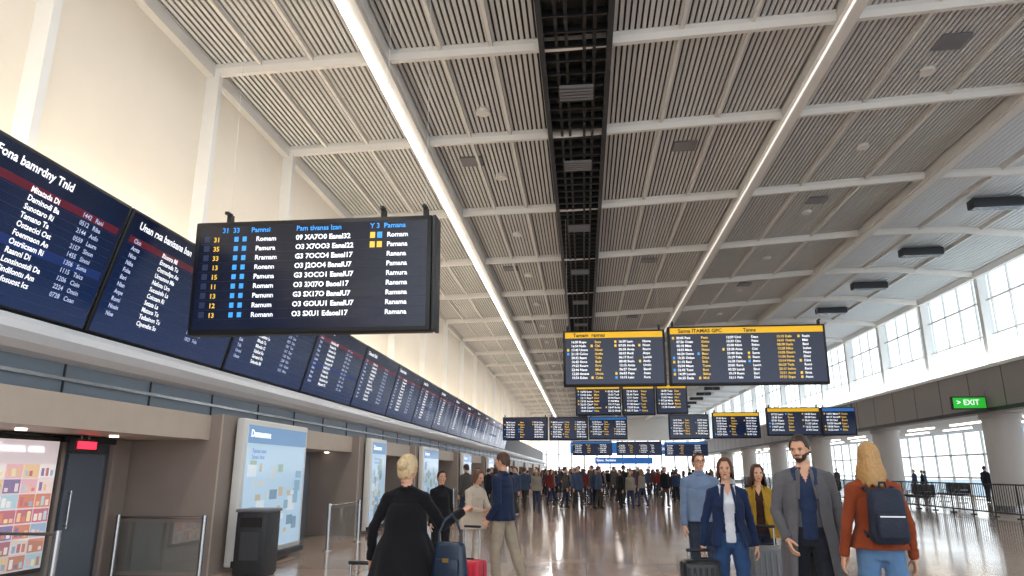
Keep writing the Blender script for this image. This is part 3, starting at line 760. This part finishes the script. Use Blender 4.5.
specs=[dict(sex='m',top='#20242e',pants='#2b2f3a',haircol='#2b2018',H=1.78),dict(sex='f',top='#6d2a28',pants='#26304a',haircol='#4a2e1e',hair='long',H=1.66),
 dict(sex='m',top='#3c4a63',pants='#3b3a38',haircol='#5a4030',H=1.74),dict(sex='f',top='#17181c',pants='#202126',haircol='#1d1512',hair='bob',H=1.64),
 dict(sex='m',top='#4c4a47',pants='#2a3348',haircol='#3a2a20',H=1.8),dict(sex='f',top='#8a8276',pants='#39405a',haircol='#7a5c38',hair='long',H=1.68),
 dict(sex='m',top='#14161c',pants='#4a443c',haircol='#17120e',H=1.72),dict(sex='f',top='#2a3b58',pants='#1c1e26',haircol='#3a2418',hair='bob',H=1.62)]
for i,sp in enumerate(specs):
    st=.1+.12*(i%3)
    mb,s,zo=person_mesh(voxel=.026,hvox=.007,lL=((.03,-st,-1),(0,.06,-1)),lR=((-.03,st*.8,-1),(0,.25+st*.3,-1),12),coat=dict(hem=.86 if i%2 else .8,flare=.03,top=1.3),**sp)
    o=mb.obj('crowd_person'); variants.append(o.data); o.matrix_world=Matrix.Translation((-2.6+i*1.05,33+random.random()*8,0))@Matrix.Rotation(random.random()*6.28,4,'Z')
rr_=random.Random(5); pts=[(o.location.x,o.location.y) for o in bpy.data.objects if o.name.startswith('crowd_person')]
def addc(x,y,yaw=None):
    if any((x-a)**2+(y-c)**2<.5 for a,c in pts): return
    pts.append((x,y)); o=bpy.data.objects.new('crowd_person',rr_.choice(variants)); col.objects.link(o)
    k=.94+rr_.random()*.1
    o.matrix_world=Matrix.Translation((x,y,0))@Matrix.Rotation(rr_.random()*6.28 if yaw is None else yaw,4,'Z')@Matrix.Scale(k,4)
for _ in range(210):
    y=31+ (rr_.random()**.85)*58; x=-4.4+rr_.random()*(11.5 if y>40 else 6.5); addc(x,y)
for _ in range(18): addc(7+rr_.random()*6.5,38+rr_.random()*45)
for x,y in((-3.6,22),(-3.0,24.5),(-3.9,26.5),(-2.6,27.5),(-1.9,29),(-3.4,29),(-4.1,31),(-2.9,31.5)): addc(x,y)
for _ in range(18): addc(20.5+rr_.random()*3,26+rr_.random()*50) 
# ---------------------------------------------------------------- lights
def area(name,loc,rot,sx,sy,p,c):
    L=bpy.data.lights.new(name,'AREA'); L.shape='RECTANGLE'; L.size=sx; L.size_y=sy; L.energy=p; L.color=c
    o=bpy.data.objects.new(name,L); col.objects.link(o); o.location=loc; o.rotation_euler=rot; return o
yc=(Y0+Y1)/2; LY=Y1-Y0-2
area('strip_and_fill_light',(-3.7,yc,cz(-3.62)-.28),(0,0,0),.14,LY,1900,(1,.98,.95))
area('strip_and_fill_light',(4.7,yc,cz(4.8)-.28),(0,0,0),.06,LY,900,(1,.98,.95))  # added fill lamp; the right beam carries no light strip
area('cove_and_fill_light',(-6.55,yc,4.7),(0,math.radians(180-8),0),.12,LY,1600,(1,.84,.66))
area('cove_and_fill_light',(16.1,yc,5.8),(0,math.radians(180+35),0),.15,LY,1500,(.93,.97,1))  # added uplight to brighten the right-hand ceiling; no cove lamp there
w=bpy.data.worlds.new('World'); scn.world=w; w.use_nodes=True; bg=w.node_tree.nodes['Background']
nt=w.node_tree; tc=nt.nodes.new('ShaderNodeTexCoord'); sp=nt.nodes.new('ShaderNodeSeparateXYZ'); cr=nt.nodes.new('ShaderNodeValToRGB')
nt.links.new(tc.outputs['Generated'],sp.inputs[0]); nt.links.new(sp.outputs['Z'],cr.inputs[0]); nt.links.new(cr.outputs[0],bg.inputs[0])
cr.color_ramp.elements[0].color=(.92,.96,1,1); cr.color_ramp.elements[1].color=(.6,.8,1,1); cr.color_ramp.elements[0].position=0.05
bg.inputs[1].default_value=2.3
scn.view_settings.view_transform='Standard'
# ---------------------------------------------------------------- camera
cam=bpy.data.cameras.new('camera'); co=bpy.data.objects.new('camera',cam); col.objects.link(co)
cam.sensor_width=36; cam.lens=700/1024*36; cam.clip_end=500
a=math.radians(5.68); p=math.radians(14.73)
f=V((-math.sin(a)*math.cos(p),math.cos(a)*math.cos(p),math.sin(p))); r=V((math.cos(a),math.sin(a),0)); u=r.cross(f)
M=Matrix((r,u,-f)).transposed().to_4x4(); M.translation=(0,0,1.55); co.matrix_world=M
scn.camera=co
